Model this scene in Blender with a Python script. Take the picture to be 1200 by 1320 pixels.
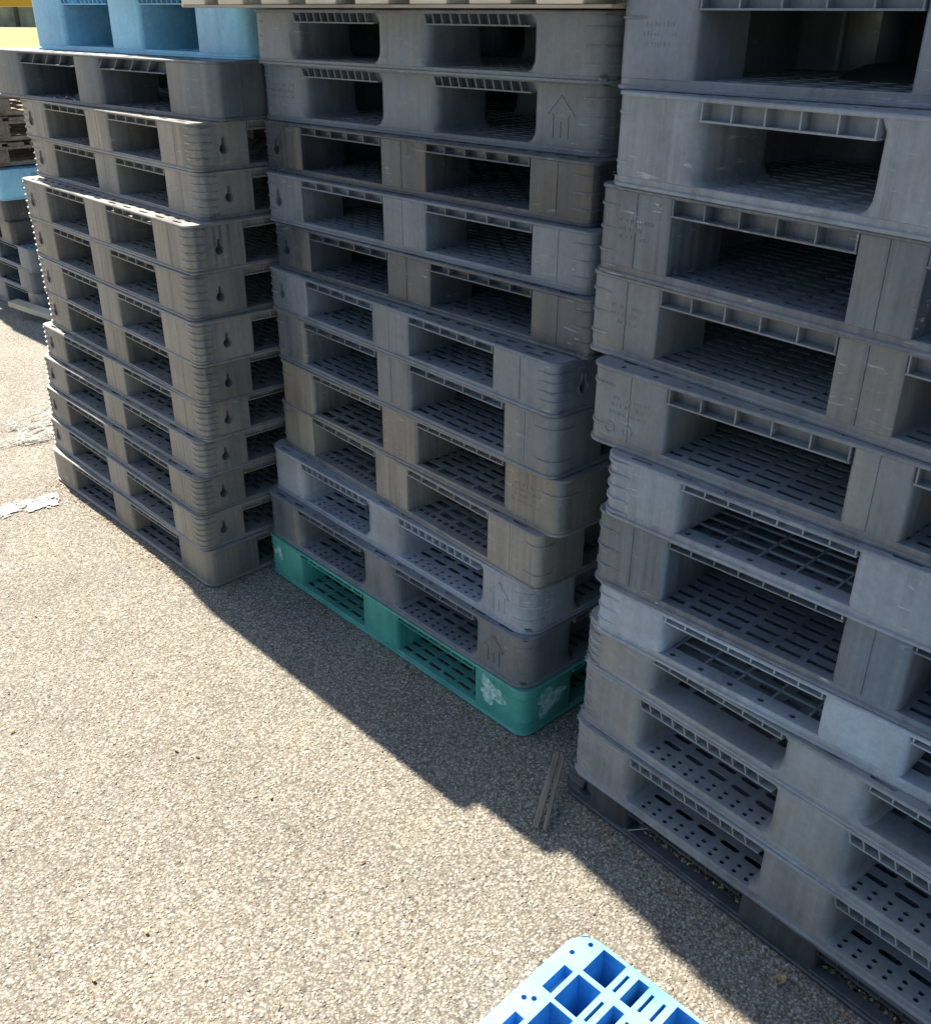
import bpy, bmesh, math, random
from mathutils import Matrix, Vector
random.seed(11)
R = math.radians
scene = bpy.context.scene
col = scene.collection
for o in list(bpy.data.objects):
    bpy.data.objects.remove(o)

# ---------------------------------------------------------------- camera, sky, sun
cd = bpy.data.cameras.new('camera'); cam = bpy.data.objects.new('camera', cd); col.objects.link(cam)
F, PITCH, ROLL, CAMH = 1247.4, 0.47569, 0.00646, 1.575
cd.sensor_fit = 'VERTICAL'; cd.sensor_height = 24.0; cd.lens = F * 24.0 / 1320.0
cd.clip_start = 0.05; cd.clip_end = 2000
fw = Vector((0, math.cos(PITCH), -math.sin(PITCH)))
r0 = Vector((1, 0, 0)); u0 = r0.cross(fw)
r1 = math.cos(ROLL) * r0 + math.sin(ROLL) * u0
u1 = -math.sin(ROLL) * r0 + math.cos(ROLL) * u0
M = Matrix((( r1.x, u1.x, -fw.x, 0), (r1.y, u1.y, -fw.y, 0), (r1.z, u1.z, -fw.z, CAMH), (0, 0, 0, 1)))
cam.matrix_world = M
scene.camera = cam

SUN_EL = 42.3; SHADOW_AZ = -52.5            # shadows run towards this heading
w = bpy.data.worlds.new('World'); scene.world = w; w.use_nodes = True
nt = w.node_tree; nt.nodes.clear()
sky = nt.nodes.new('ShaderNodeTexSky'); sky.sky_type = 'NISHITA'; sky.sun_disc = False
sky.sun_elevation = R(SUN_EL); sky.altitude = 0; sky.air_density = 1.0; sky.dust_density = 1.0
# direction to the sun has heading SHADOW_AZ+180 ; the sky's rotation runs clockwise from +Y
sky.sun_rotation = R(90 - (SHADOW_AZ + 180))
bg = nt.nodes.new('ShaderNodeBackground'); bg.inputs[1].default_value = 0.066
out = nt.nodes.new('ShaderNodeOutputWorld')
nt.links.new(sky.outputs[0], bg.inputs[0]); nt.links.new(bg.outputs[0], out.inputs[0])
sl = bpy.data.lights.new('sun', 'SUN'); sl.energy = 5.0; sl.angle = R(0.6); sl.color = (1.0, 0.915, 0.77)
so = bpy.data.objects.new('sun', sl); col.objects.link(so)
az = R(SHADOW_AZ); ce = math.cos(R(SUN_EL))
d = Vector((math.cos(az) * ce, math.sin(az) * ce, -math.sin(R(SUN_EL))))
so.rotation_euler = d.to_track_quat('-Z', 'Y').to_euler(); so.location = (-4, 5, 6)
vs = scene.view_settings
vs.view_transform = 'Standard'; vs.look = 'None'; vs.gamma = 1; vs.use_curve_mapping = False; vs.exposure = 1.40
scene.cycles.max_bounces = 8; scene.cycles.diffuse_bounces = 5

# ---------------------------------------------------------------- helpers
def link(name, bm, mat, parent=None, smooth=False, loc=None, rotz=None):
    me = bpy.data.meshes.new(name)
    if isinstance(bm, bmesh.types.BMesh):
        bm.to_mesh(me); bm.free()
    else:
        me = bm
    if mat and not me.materials: me.materials.append(mat)
    if smooth:
        for p in me.polygons: p.use_smooth = True
    o = bpy.data.objects.new(name, me); col.objects.link(o)
    if parent: o.parent = parent
    if loc: o.location = loc
    if rotz is not None: o.rotation_euler = (0, 0, rotz)
    return o

def tag(o, label=None, cat=None, group=None, kind=None):
    if label: o['label'] = label
    if cat: o['category'] = cat
    if group: o['group'] = group
    if kind: o['kind'] = kind
    return o

def box(bm, x0, y0, z0, x1, y1, z1, sh=0.0):
    v = [bm.verts.new(p) for p in ((x0, y0, z0), (x1, y0, z0), (x1, y1, z0), (x0, y1, z0),
                                   (x0 + sh, y0, z1), (x1 + sh, y0, z1), (x1 + sh, y1, z1), (x0 + sh, y1, z1))]
    for f in ((3, 2, 1, 0), (4, 5, 6, 7), (0, 1, 5, 4), (1, 2, 6, 5), (2, 3, 7, 6), (3, 0, 4, 7)):
        bm.faces.new([v[i] for i in f])

def rrect(x0, y0, x1, y1, rs, n=6):
    """rounded rectangle, counter-clockwise; rs = radii at (x0,y0),(x1,y0),(x1,y1),(x0,y1)"""
    pts = []
    for k, (cx, cy, sx, sy, a0) in enumerate(((x0, y0, 1, 1, 180), (x1, y0, -1, 1, 270), (x1, y1, -1, -1, 0), (x0, y1, 1, -1, 90))):
        r = rs[k]
        m = n if r > .012 else 3
        for i in range(m + 1):
            a = R(a0 + 90 * i / m)
            pts.append((cx + sx * r + r * math.cos(a), cy + sy * r + r * math.sin(a), math.cos(a), math.sin(a)))
    return pts

# ---------------------------------------------------------------- node materials
def nodes(name, rough=0.6):
    m = bpy.data.materials.new(name); m.use_nodes = True
    t = m.node_tree; b = t.nodes['Principled BSDF']; b.inputs['Roughness'].default_value = rough
    return m, t, b

def N(t, typ, **kw):
    n = t.nodes.new(typ)
    for k, v in kw.items():
        if k in n.inputs.keys(): n.inputs[k].default_value = v
        else: setattr(n, k, v)
    return n

def ramp(t, src, stops):
    r = t.nodes.new('ShaderNodeValToRGB'); e = r.color_ramp.elements
    while len(e) < len(stops): e.new(0.5)
    for i, (p, c) in enumerate(stops):
        e[i].position = p; e[i].color = c if len(c) == 4 else (*c, 1)
    t.links.new(src, r.inputs[0]); return r

def mix(t, fac, a, b, mode='MIX'):
    n = t.nodes.new('ShaderNodeMix'); n.data_type = 'RGBA'; n.blend_type = mode
    L = t.links.new
    for sock, v in ((n.inputs[0], fac), (n.inputs[6], a), (n.inputs[7], b)):
        if isinstance(v, bpy.types.NodeSocket): L(v, sock)
        elif isinstance(v, (int, float)): sock.default_value = v
        else: sock.default_value = (*v, 1)
    return n.outputs[2]

def coords(t, scale, rnd=True):
    """object-space coordinates with a shift of their own for every object"""
    tc = t.nodes.new('ShaderNodeTexCoord'); oi = t.nodes.new('ShaderNodeObjectInfo')
    mp = t.nodes.new('ShaderNodeMapping'); mp.inputs['Scale'].default_value = scale
    if rnd:
        mul = t.nodes.new('ShaderNodeMath'); mul.operation = 'MULTIPLY'; mul.inputs[1].default_value = 37.0
        t.links.new(oi.outputs['Random'], mul.inputs[0])
        cx = t.nodes.new('ShaderNodeCombineXYZ')
        for i in range(3): t.links.new(mul.outputs[0], cx.inputs[i])
        t.links.new(cx.outputs[0], mp.inputs['Location'])
    t.links.new(tc.outputs['Object'], mp.inputs[0])
    return mp.outputs[0]

def plastic(name, base, dust=(0.235, 0.24, 0.245), dusty=0.35, streak=0.5, scratch=0.4, rough=0.46, stain=(0.20, 0.155, 0.09), stained=0.25, top=0.75, topc=None):
    if 'blue' not in name and 'green' not in name:               # weathered greys lean a little to blue
        base = tuple(c * k for c, k in zip(base, (.86, .90, .95))); dust = tuple(c * k for c, k in zip(dust, (.88, .91, .95)))
    rough -= .08
    m, t, b = nodes(name, rough); L = t.links.new
    n1 = N(t, 'ShaderNodeTexNoise', Scale=1.0, Detail=4.0, Roughness=0.6); L(coords(t, (70, 70, 2.2)), n1.inputs['Vector'])
    n1b = N(t, 'ShaderNodeTexNoise', Scale=1.0, Detail=3.0, Roughness=0.6); L(coords(t, (14, 14, 1.6)), n1b.inputs['Vector'])
    n2 = N(t, 'ShaderNodeTexNoise', Scale=5.0, Detail=6.0, Roughness=0.65); L(coords(t, (1, 1, 1)), n2.inputs['Vector'])
    n3 = N(t, 'ShaderNodeTexNoise', Scale=90.0, Detail=3.0, Roughness=0.7); L(coords(t, (1, 1, 1)), n3.inputs['Vector'])
    dk = tuple(c * 0.5 for c in base); lt = tuple(min(.9, c * 1.4 + 0.02) for c in base)
    c = mix(t, ramp(t, n2.outputs[0], [(0.35, (0, 0, 0)), (0.68, (1, 1, 1))]).outputs[0], dk, lt)
    c = mix(t, 0.3, c, base)
    # weather streaks running down the faces
    s = ramp(t, n1.outputs[0], [(0.42, (0, 0, 0)), (0.66, (1, 1, 1))]).outputs[0]
    sb = ramp(t, n1b.outputs[0], [(0.40, (0, 0, 0)), (0.68, (1, 1, 1))]).outputs[0]
    ms = t.nodes.new('ShaderNodeMath'); ms.operation = 'MULTIPLY'; ms.inputs[1].default_value = streak * .8; L(s, ms.inputs[0])
    c = mix(t, ms.outputs[0], c, tuple(.55 * x + .45 * y for x, y in zip(lt, dust)))
    mb = t.nodes.new('ShaderNodeMath'); mb.operation = 'MULTIPLY'; mb.inputs[1].default_value = dusty; L(sb, mb.inputs[0])
    c = mix(t, mb.outputs[0], c, dust)
    # brown stain patches
    n4 = N(t, 'ShaderNodeTexNoise', Scale=1.0, Detail=5.0, Roughness=0.6); L(coords(t, (9, 9, 5)), n4.inputs['Vector'])
    st = ramp(t, n4.outputs[0], [(0.53, (0, 0, 0)), (0.72, (1, 1, 1))]).outputs[0]
    mt = t.nodes.new('ShaderNodeMath'); mt.operation = 'MULTIPLY'; mt.inputs[1].default_value = stained; L(st, mt.inputs[0])
    c = mix(t, mt.outputs[0], c, stain)
    # scratches: thin pale marks
    n5 = N(t, 'ShaderNodeTexNoise', Scale=1.0, Detail=2.0, Roughness=0.5, Distortion=0.6); L(coords(t, (22, 22, 160)), n5.inputs['Vector'])
    n6 = N(t, 'ShaderNodeTexNoise', Scale=7.0, Detail=2.0); L(coords(t, (1, 1, 1.4)), n6.inputs['Vector'])
    a5 = ramp(t, n5.outputs[0], [(0.655, (0, 0, 0)), (0.69, (1, 1, 1))]).outputs[0]
    a6 = ramp(t, n6.outputs[0], [(0.50, (0, 0, 0)), (0.62, (1, 1, 1))]).outputs[0]
    mm = t.nodes.new('ShaderNodeMath'); mm.operation = 'MULTIPLY'; L(a5, mm.inputs[0]); L(a6, mm.inputs[1])
    m2 = t.nodes.new('ShaderNodeMath'); m2.operation = 'MULTIPLY'; m2.inputs[1].default_value = scratch; L(mm.outputs[0], m2.inputs[0])
    c = mix(t, m2.outputs[0], c, tuple(min(.75, x * 1.2 + .25) for x in base))
    # dust on faces that look up, lightened so deck floors read as lit
    g = t.nodes.new('ShaderNodeNewGeometry'); sx = t.nodes.new('ShaderNodeSeparateXYZ'); L(g.outputs['Normal'], sx.inputs[0])
    up = ramp(t, sx.outputs['Z'], [(0.55, (0, 0, 0)), (0.95, (1, 1, 1))]).outputs[0]
    d3 = ramp(t, n2.outputs[0], [(0.25, (0.25, 0.25, 0.25)), (0.7, (1, 1, 1))]).outputs[0]
    mu = t.nodes.new('ShaderNodeMath'); mu.operation = 'MULTIPLY'; L(up, mu.inputs[0]); L(d3, mu.inputs[1])
    mv = t.nodes.new('ShaderNodeMath'); mv.operation = 'MULTIPLY'; mv.inputs[1].default_value = top; L(mu.outputs[0], mv.inputs[0])
    c = mix(t, mv.outputs[0], c, topc or tuple(.5 * x + .5 * y for x, y in zip(lt, (.44, .46, .49))))
    # fine speckle
    sp = ramp(t, n3.outputs[0], [(0.3, (.90, .90, .90)), (0.7, (1.08, 1.08, 1.08))]).outputs[0]
    c = mix(t, 1.0, c, sp, 'MULTIPLY')
    L(c, b.inputs['Base Color'])
    rr = ramp(t, n2.outputs[0], [(0.3, (rough - .12,) * 3), (0.7, (min(.95, rough + .2),) * 3)]); L(rr.outputs[0], b.inputs['Roughness'])
    bp = N(t, 'ShaderNodeBump', Strength=0.25, Distance=0.0015); 
    ad = t.nodes.new('ShaderNodeMath'); ad.operation = 'ADD'; L(n3.outputs[0], ad.inputs[0]); L(n1b.outputs[0], ad.inputs[1])
    L(ad.outputs[0], bp.inputs['Height']); L(bp.outputs[0], b.inputs['Normal'])
    b.inputs['Specular IOR Level'].default_value = 0.55
    return m

PM = dict(
    mid=plastic('grey plastic', (.082, .092, .106), dusty=.25, stained=.12),
    brown=plastic('dusty brown-grey plastic', (.16, .155, .145), dust=(.33, .29, .235), dusty=.55, streak=.9, stained=.35),
    brown2=plastic('brown-grey plastic', (.14, .135, .125), dust=(.27, .235, .18), dusty=.55, streak=.8, stained=.45),
    dark=plastic('dark grey plastic', (.046, .055, .068), dust=(.13, .132, .135), dusty=.2, streak=.5, stained=.45, stain=(.16, .12, .075), rough=.36, scratch=.7),
    dark2=plastic('scratched dark plastic', (.072, .087, .110), dust=(.19, .20, .215), dusty=.25, streak=.8, stained=.25, scratch=1.0, rough=.42),
    cool=plastic('cool grey plastic', (.128, .150, .178), dusty=.2, streak=.5, stained=.12),
    light=plastic('light weathered grey plastic', (.195, .215, .24), dust=(.31, .32, .33), dusty=.35, streak=.6, stained=.10, rough=.65),
    pale=plastic('pale weathered grey plastic', (.29, .32, .36), dust=(.30, .29, .27), dusty=.45, streak=.7, stained=.2, rough=.65),
    warm=plastic('warm grey plastic', (.20, .208, .215), dust=(.30, .29, .265), dusty=.4, streak=.4, stained=.35, rough=.6),
    slate=plastic('slate grey plastic', (.12, .132, .150), dust=(.22, .215, .205), dusty=.5, streak=.6, stained=.2),
    black=plastic('black plastic', (.035, .036, .038), dusty=.15, streak=.3, stained=.1, scratch=.5, top=.35),
    green=plastic('sea green plastic', (.045, .30, .235), dust=(.16, .42, .36), dusty=.35, streak=.4, stained=.0, scratch=.5, top=.25),
    blue=plastic('sky blue plastic', (.20, .52, .84), dust=(.38, .62, .82), dusty=.25, streak=.3, stained=.0, scratch=.2, top=.1),
    pblue=plastic('bright blue plastic', (.055, .29, .64), dust=(.20, .50, .72), dusty=.25, streak=.3, stained=.0, scratch=.5, top=1.0, topc=(.29, .56, .66)),  # paler upward faces hold sunlit brightness as well as dust
)

def wood(name, a, b_):
    m, t, b = nodes(name, .8); L = t.links.new
    n = N(t, 'ShaderNodeTexNoise', Scale=1.0, Detail=6.0, Roughness=.65, Distortion=.4); L(coords(t, (3, 60, 60)), n.inputs['Vector'])
    n2 = N(t, 'ShaderNodeTexNoise', Scale=8.0, Detail=4.0); L(coords(t, (1, 1, 1)), n2.inputs['Vector'])
    c = mix(t, ramp(t, n.outputs[0], [(.35, (0, 0, 0)), (.65, (1, 1, 1))]).outputs[0], a, b_)
    c = mix(t, ramp(t, n2.outputs[0], [(.5, (0, 0, 0)), (.75, (.6, .6, .6))]).outputs[0], c, tuple(x * .5 for x in a))
    L(c, b.inputs['Base Color'])
    bp = N(t, 'ShaderNodeBump', Strength=.4, Distance=.002); L(n.outputs[0], bp.inputs['Height']); L(bp.outputs[0], b.inputs['Normal'])
    return m
WOOD = wood('weathered wood', (.22, .17, .12), (.42, .36, .28))
WOODL = wood('pale sawn wood', (.55, .47, .34), (.70, .62, .48))
WOODG = wood('grey old wood', (.13, .11, .09), (.27, .23, .19))

# ---------------------------------------------------------------- pallet decks
W = 1.116
def hole_outline(kind, xa, ya, xb, yb):
    cx, cy, hx, hy = (xa + xb) / 2, (ya + yb) / 2, (xb - xa) / 2, (yb - ya) / 2
    if kind == 'o':
        return [(cx + hx * math.cos(R(a + 22.5)), cy + hy * math.sin(R(a + 22.5))) for a in range(0, 360, 36)]
    r = min(hx, hy) * (.95 if kind == 'O' else .3)
    return [(p[0], p[1]) for p in rrect(xa, ya, xb, yb, (r,) * 4, 3)]

def deck(bands, t, r=0.05, rim=0.012, core=0.0, y_core=0.0, plate=None):
    """a deck: bands = [(y0, y1, kind, pitch, hole width, x offset)] from the front edge to the middle, mirrored to the rear.
    kind None = plain band, 'r' square-cut holes, 'O' rounded slots, 'o' round holes, 'p' shallow pockets"""
    bm = bmesh.new(); h = W / 2; ix = h - rim; cr = max(r * .6, rim)
    def quad(x0, y0, x1, y1, z, up):
        v = [bm.verts.new(p) for p in ((x0, y0, z), (x1, y0, z), (x1, y1, z), (x0, y1, z))]
        bm.faces.new(v if up else v[::-1])
    def wall(pts, z0, z1):                                     # walls seen from inside the hole
        a = [bm.verts.new((p[0], p[1], z0)) for p in pts]; b = [bm.verts.new((p[0], p[1], z1)) for p in pts]
        n = len(pts)
        for i in range(n):
            j = (i + 1) % n; bm.faces.new((a[j], a[i], b[i], b[j]))
    full = []
    for (a, b, k, p, wd, off) in bands:
        full.append((-h + a, -h + b, k, p, wd, off))
    top = bands[-1][1]
    if top < h - 1e-6: full.append((-h + top, 0, None, 0, 0, 0))
    full += [(-b, -a, k, p, wd, off) for (a, b, k, p, wd, off) in full[::-1]]
    for (ya, yb, k, p, wd, off) in full:
        ya = max(ya, -ix); yb = min(yb, ix)
        if yb - ya < 1e-5: continue
        zl = -core if core and max(abs(ya), abs(yb)) < h - y_core + 1e-6 else (t - plate if plate else 0)
        if zl < 0:                                                  # ends of the rib lattice under the deck
            for sx in (-1, 1):
                v = [bm.verts.new(p) for p in ((sx * ix, ya, zl), (sx * ix, yb, zl), (sx * ix, yb, 0), (sx * ix, ya, 0))]
                bm.faces.new(v if sx > 0 else v[::-1])
        if k is None:
            quad(-ix, ya, ix, yb, t, True); quad(-ix, ya, ix, yb, zl, False); continue
        x = -ix; n = int((2 * ix - .02) / p); x_first = -n * p / 2 + (p - wd) / 2 + off
        hs = [x_first + i * p for i in range(n)]
        hs = [q for q in hs if q > -ix + .004 and q + wd < ix - .004]
        for q in hs:
            quad(x, ya, q, yb, t, True); quad(x, ya, q, yb, zl, False)
            if k == 'r':
                wall([(q, ya), (q + wd, ya), (q + wd, yb), (q, yb)], zl, t)
            else:
                o = hole_outline(k, q, ya, q + wd, yb); m = len(o)
                # ring between the cell and the outline
                for z, up in ((t, True), (zl, False)):
                    c4 = [(q + wd, yb), (q, yb), (q, ya), (q + wd, ya)]
                    cv = [bm.verts.new((*c, z)) for c in c4]; ov = [bm.verts.new((*c, z)) for c in o]
                    def qd(pt):
                        return (0 if pt[1] > (ya + yb) / 2 else 3) if pt[0] > q + wd / 2 else (1 if pt[1] > (ya + yb) / 2 else 2)
                    for i in range(m):
                        j = (i + 1) % m; qi, qj = qd(o[i]), qd(o[j])
                        f = [ov[j], ov[i], cv[qi]] if qi == qj else [ov[j], ov[i], cv[qi], cv[qj]]
                        bm.faces.new(f if up else f[::-1])
                if k == 'p':
                    wall(o, t - .004, t)
                    bm.faces.new([bm.verts.new((*c, t - .004)) for c in o])
                else:
                    wall(o, zl, t)
            x = q + wd
        quad(x, ya, ix, yb, t, True); quad(x, ya, ix, yb, zl, False)
    if core:
        yc = h - y_core
        for sy in (-1, 1):
            v = [bm.verts.new(p) for p in ((-ix, sy * yc, -core), (ix, sy * yc, -core), (ix, sy * yc, 0), (-ix, sy * yc, 0))]
            bm.faces.new(v if sy < 0 else v[::-1])
    # the rim: rounded outline with a small chamfer
    ch = min(.0022, t * .3)
    o = rrect(-h, -h, h, h, (r,) * 4, 7); m = len(o)
    def ring(ins, z): return [bm.verts.new((p[0] - p[2] * ins, p[1] - p[3] * ins, z)) for p in o]
    inn = lambda z: [bm.verts.new((max(-ix, min(ix, p[0])), max(-ix, min(ix, p[1])), z)) for p in o]
    rs = [inn(t), ring(ch, t), ring(0, t - ch), ring(0, ch), ring(ch, 0), inn(0)]
    if t > .009: rs = [inn(t), ring(.0056, t), ring(.0042, t - .0014), ring(.0042, .0068), ring(.001, .0058), ring(0, .005), ring(0, .001), ring(.001, 0), inn(0)] + ([inn(t - plate)] if plate else [])
    for A, B in zip(rs, rs[1:]):
        for i in range(m):
            j = (i + 1) % m
            f = [A[i], B[i], B[j], A[j]]
            try: bm.faces.new(f)
            except ValueError: pass
    bmesh.ops.remove_doubles(bm, verts=bm.verts, dist=1e-5)
    bmesh.ops.dissolve_degenerate(bm, dist=1e-6, edges=bm.edges)
    bm.normal_update()
    return bm

def rows(y, n, pitch, hw, kind, xp, wd, off=0, stagger=0):
    res = []
    for i in range(n):
        res.append((y, y + hw, kind, xp, wd, off + (stagger if i % 2 else 0)))
        res.append((y + hw, y + pitch, None, 0, 0, 0)); y += pitch
    return res
MM = .001
PAT = {
    'dots':   [(0, .022, None, 0, 0, 0), (.022, .034, 'o', .062, .012, 0), (.034, .052, None, 0, 0, 0)] + rows(.052, 16, .027, .015, 'r', .062, .046, 0, .031),
    'slots':  [(0, .024, None, 0, 0, 0)] + rows(.024, 16, .030, .013, 'r', .058, .046),
    'pairs':  [(0, .014, None, 0, 0, 0), (.014, .024, 'o', .028, .010, 0), (.024, .032, None, 0, 0, 0), (.032, .042, 'o', .028, .010, 0), (.042, .058, None, 0, 0, 0)] + rows(.058, 14, .033, .015, 'O', .056, .043),
    'grid':   [(0, .014, None, 0, 0, 0), (.014, .026, 'o', .062, .012, 0), (.026, .040, None, 0, 0, 0)] + rows(.040, 14, .034, .030, 'r', .070, .066),
    'square': [(0, .030, None, 0, 0, 0), (.030, .044, 'r', .025, .014, 0), (.044, .056, None, 0, 0, 0)] + rows(.056, 14, .034, .022, 'r', .064, .050),
    'big':    [(0, .020, None, 0, 0, 0), (.020, .044, 'r', .064, .053, 0), (.044, .060, None, 0, 0, 0)] + rows(.060, 16, .029, .016, 'r', .060, .044),
    'plain':  [(0, .070, None, 0, 0, 0)] + rows(.070, 12, .036, .026, 'r', .064, .052),
    'base':   [(0, .026, None, 0, 0, 0), (.026, .037, 'o', .078, .011, 0), (.037, .070, None, 0, 0, 0)] + rows(.070, 12, .036, .026, 'r', .064, .052),
    'pocket': [(0, .022, None, 0, 0, 0)] + rows(.022, 8, .050, .030, 'p', .060, .046),
    'top':    [(0, .012, None, 0, 0, 0), (.012, .021, 'O', .096, .046, 0), (.021, .036, None, 0, 0, 0)] + rows(.036, 13, .038, .014, 'r', .055, .030),
    'topdot': [(0, .014, None, 0, 0, 0), (.014, .025, 'o', .070, .011, 0), (.025, .042, None, 0, 0, 0)] + rows(.042, 13, .038, .014, 'r', .055, .030),
}
_dk = {}
def deck_mesh(name, pat, t, r, mat):
    key = (pat, t, r, mat.name)
    if key not in _dk:
        base = _dk.get((pat, t, r))
        if base is None:
            bm = deck(PAT[pat], t, r, core=.020 if name == 'top_deck' else 0, y_core={'top': .036, 'topdot': .042}.get(pat, 0), plate=.004 if name == 'bottom_deck' and pat != 'pocket' else None); base = bpy.data.meshes.new(name); bm.to_mesh(base); bm.free(); _dk[(pat, t, r)] = base
        me = base.copy(); me.materials.append(mat); _dk[key] = me
    return _dk[key]

# ---------------------------------------------------------------- blocks, ridges, strips
def block_bm(x0, y0, x1, y1, z0, z1, rs, flare=0.0, groove=None, lim=None):
    """hollow-looking pallet foot: a prism with rounded corners, fillets at the decks and a moulded seam on its face"""
    o = rrect(x0, y0, x1, y1, rs, 6)
    pts = [(p[0], p[1], p[2], p[3]) for p in o]
    if groove:                                                  # seam on the front face (y0) at x = groove
        k = next(i for i in range(len(pts)) if pts[i][1] <= y0 + 1e-6 and pts[i + 1][1] <= y0 + 1e-6 and pts[i + 1][0] > pts[i][0])
        g = groove
        pts[k + 1:k + 1] = [(g - .0012, y0, 0, -1), (g - .0004, y0 + .0014, 0, -1), (g + .0004, y0 + .0014, 0, -1), (g + .0012, y0, 0, -1)]
    h = W / 2 - .0035
    bm = bmesh.new()
    lv = [(z0, flare), (z0 + flare * .35, flare * .35), (z0 + flare, flare * .06), (z0 + flare * 1.8, 0), (z1 - flare, 0), (z1, flare * .5)] if flare else [(z0, 0), (z1, 0)]
    # no fillet on the outer corner of a corner foot, which stays flush with the decks
    mx, my = (x0 + x1) / 2, (y0 + y1) / 2
    gate = [(0.0 if abs(mx) > .2 and abs(my) > .2 and p[2] * mx > -1e-6 and p[3] * my > -1e-6 and abs(p[2] * p[3]) > 1e-4 else 1.0,) for p in pts]
    rings = []
    for z, f in lv:
        rings.append([bm.verts.new((max(-h, min(h, p[0] + p[2] * f * g_[0])), max(-h, min(h, p[1] + p[3] * f * g_[0])), z)) for p, g_ in zip(pts, gate)])
    n = len(pts)
    for A, B in zip(rings, rings[1:]):
        for i in range(n):
            j = (i + 1) % n; bm.faces.new((A[i], A[j], B[j], B[i]))
    bm.faces.new(rings[0][::-1]); bm.faces.new(rings[-1])
    bmesh.ops.remove_doubles(bm, verts=bm.verts, dist=1e-6)
    bmesh.ops.dissolve_degenerate(bm, dist=1e-6, edges=bm.edges)
    bm.normal_update()
    return bm

def keyhole_outline(s=1.0, grow=0.0):
    r = .0125 * s + grow; pts = []
    for i in range(13):
        a = R(115 + 310 * i / 12); pts.append((r * math.cos(a), r * math.sin(a)))
    pts.append((.0035 * s + grow * .7, .028 * s + grow)); pts.append((-.0035 * s - grow * .7, .028 * s + grow))
    return pts

def cut(obj, bm_cut):
    me = bpy.data.meshes.new('cut'); bm_cut.to_mesh(me); bm_cut.free()
    c = bpy.data.objects.new('cut', me); col.objects.link(c)
    c.matrix_world = Matrix.Identity(4)
    md = obj.modifiers.new('b', 'BOOLEAN'); md.object = c; md.operation = 'DIFFERENCE'; md.solver = 'EXACT'
    par = obj.parent; obj.parent = None
    dg = bpy.context.evaluated_depsgraph_get(); dg.update()
    new = bpy.data.meshes.new_from_object(obj.evaluated_get(dg), preserve_all_data_layers=True, depsgraph=dg)
    obj.modifiers.clear(); obj.data = new; obj.parent = par
    bpy.data.objects.remove(c)

def prism_face(pts, face, u, z, depth, out=.002):
    """solid from 2-D outline pts, centred at (u, z) on the front ('f', plane y=-W/2) or right side ('s', plane x=W/2)"""
    bm = bmesh.new(); h = W / 2 - .0035
    def P(p, d): return (u + p[0], -h + d, z + p[1]) if face == 'f' else (h - d, u + p[0], z + p[1])
    a = [bm.verts.new(P(p, -out)) for p in pts]; b = [bm.verts.new(P(p, depth)) for p in pts]
    bm.faces.new(a); bm.faces.new(b[::-1]); n = len(pts)
    for i in range(n):
        j = (i + 1) % n; bm.faces.new((a[j], a[i], b[i], b[j]))
    bmesh.ops.recalc_face_normals(bm, faces=bm.faces)
    return bm

def ring_face(pts_o, pts_i, face, u, z, proud=.0016):
    bm = bmesh.new(); h = W / 2 - .0035
    def P(p, d): return (u + p[0], -h - d, z + p[1]) if face == 'f' else (h + d, u + p[0], z + p[1])
    A = [bm.verts.new(P(p, -.001)) for p in pts_o]; B = [bm.verts.new(P(p, proud)) for p in pts_o]
    C = [bm.verts.new(P(p, proud)) for p in pts_i]; D = [bm.verts.new(P(p, -.001)) for p in pts_i]; n = len(pts_o)
    for X, Y in ((A, B), (B, C), (C, D)):
        for i in range(n):
            j = (i + 1) % n; bm.faces.new((X[i], X[j], Y[j], Y[i]))
    bmesh.ops.recalc_face_normals(bm, faces=bm.faces)
    return bm

def ridge_bm(x0, y0, x1, y1, r, z, hgt, corner, arc=1.0, proud=.003):
    """short raised rib wrapped round the outer corner of a corner foot"""
    o = rrect(x0, y0, x1, y1, (r,) * 4, 6); per = 7
    k = {'fl': 0, 'fr': 1, 'br': 2, 'bl': 3}[corner]; seg = o[k * per:(k + 1) * per]
    # tails that run on to the flat faces
    ln = .028 * arc
    a, b = seg[0], seg[-1]; ta = (-(-a[3]), -(a[2])); 
    def tail(p, s): return (p[0] + (-p[3]) * s, p[1] + p[2] * s, p[2], p[3])
    seg = [tail(a, -ln)] + seg + [tail(b, ln)]
    bm = bmesh.new(); rings = []
    m = len(seg)
    for i, p in enumerate(seg):
        e = proud * (.15 if i in (0, m - 1) else 1)
        rings.append([bm.verts.new((p[0] + p[2] * q, p[1] + p[3] * q, z + dz)) for q, dz in ((-.001, -hgt / 2), (e, -hgt / 3), (e, hgt / 3), (-.001, hgt / 2))])
    for A, B in zip(rings, rings[1:]):
        for i in range(4):
            j = (i + 1) % 4; bm.faces.new((A[i], B[i], B[j], A[j]))
    bm.faces.new(rings[0]); bm.faces.new(rings[-1][::-1])
    bmesh.ops.recalc_face_normals(bm, faces=bm.faces)
    return bm

def strip_bm(x0, x1, z0, z1, n, depth=.024, slant=0.0, thick=.0028, back=True):
    """edge of the top deck over a fork opening: lower flange, rear web and the upright webs between them"""
    bm = bmesh.new(); y = -W / 2 + .003
    box(bm, x0, y, z0, x1, y + depth, z0 + thick)
    if back: box(bm, x0, y + depth - .003, z0 + thick - .0004, x1, y + depth, z1)
    for i in range(n + 1):
        x = x0 + (x1 - x0) * i / n
        x = min(max(x, x0 + thick), x1 - thick)
        if slant and i == n: continue
        box(bm, x - thick / 2, y + .001, z0 + thick - .0005, x + thick / 2, y + depth - .0025, z1, sh=slant)
    return bm

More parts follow.
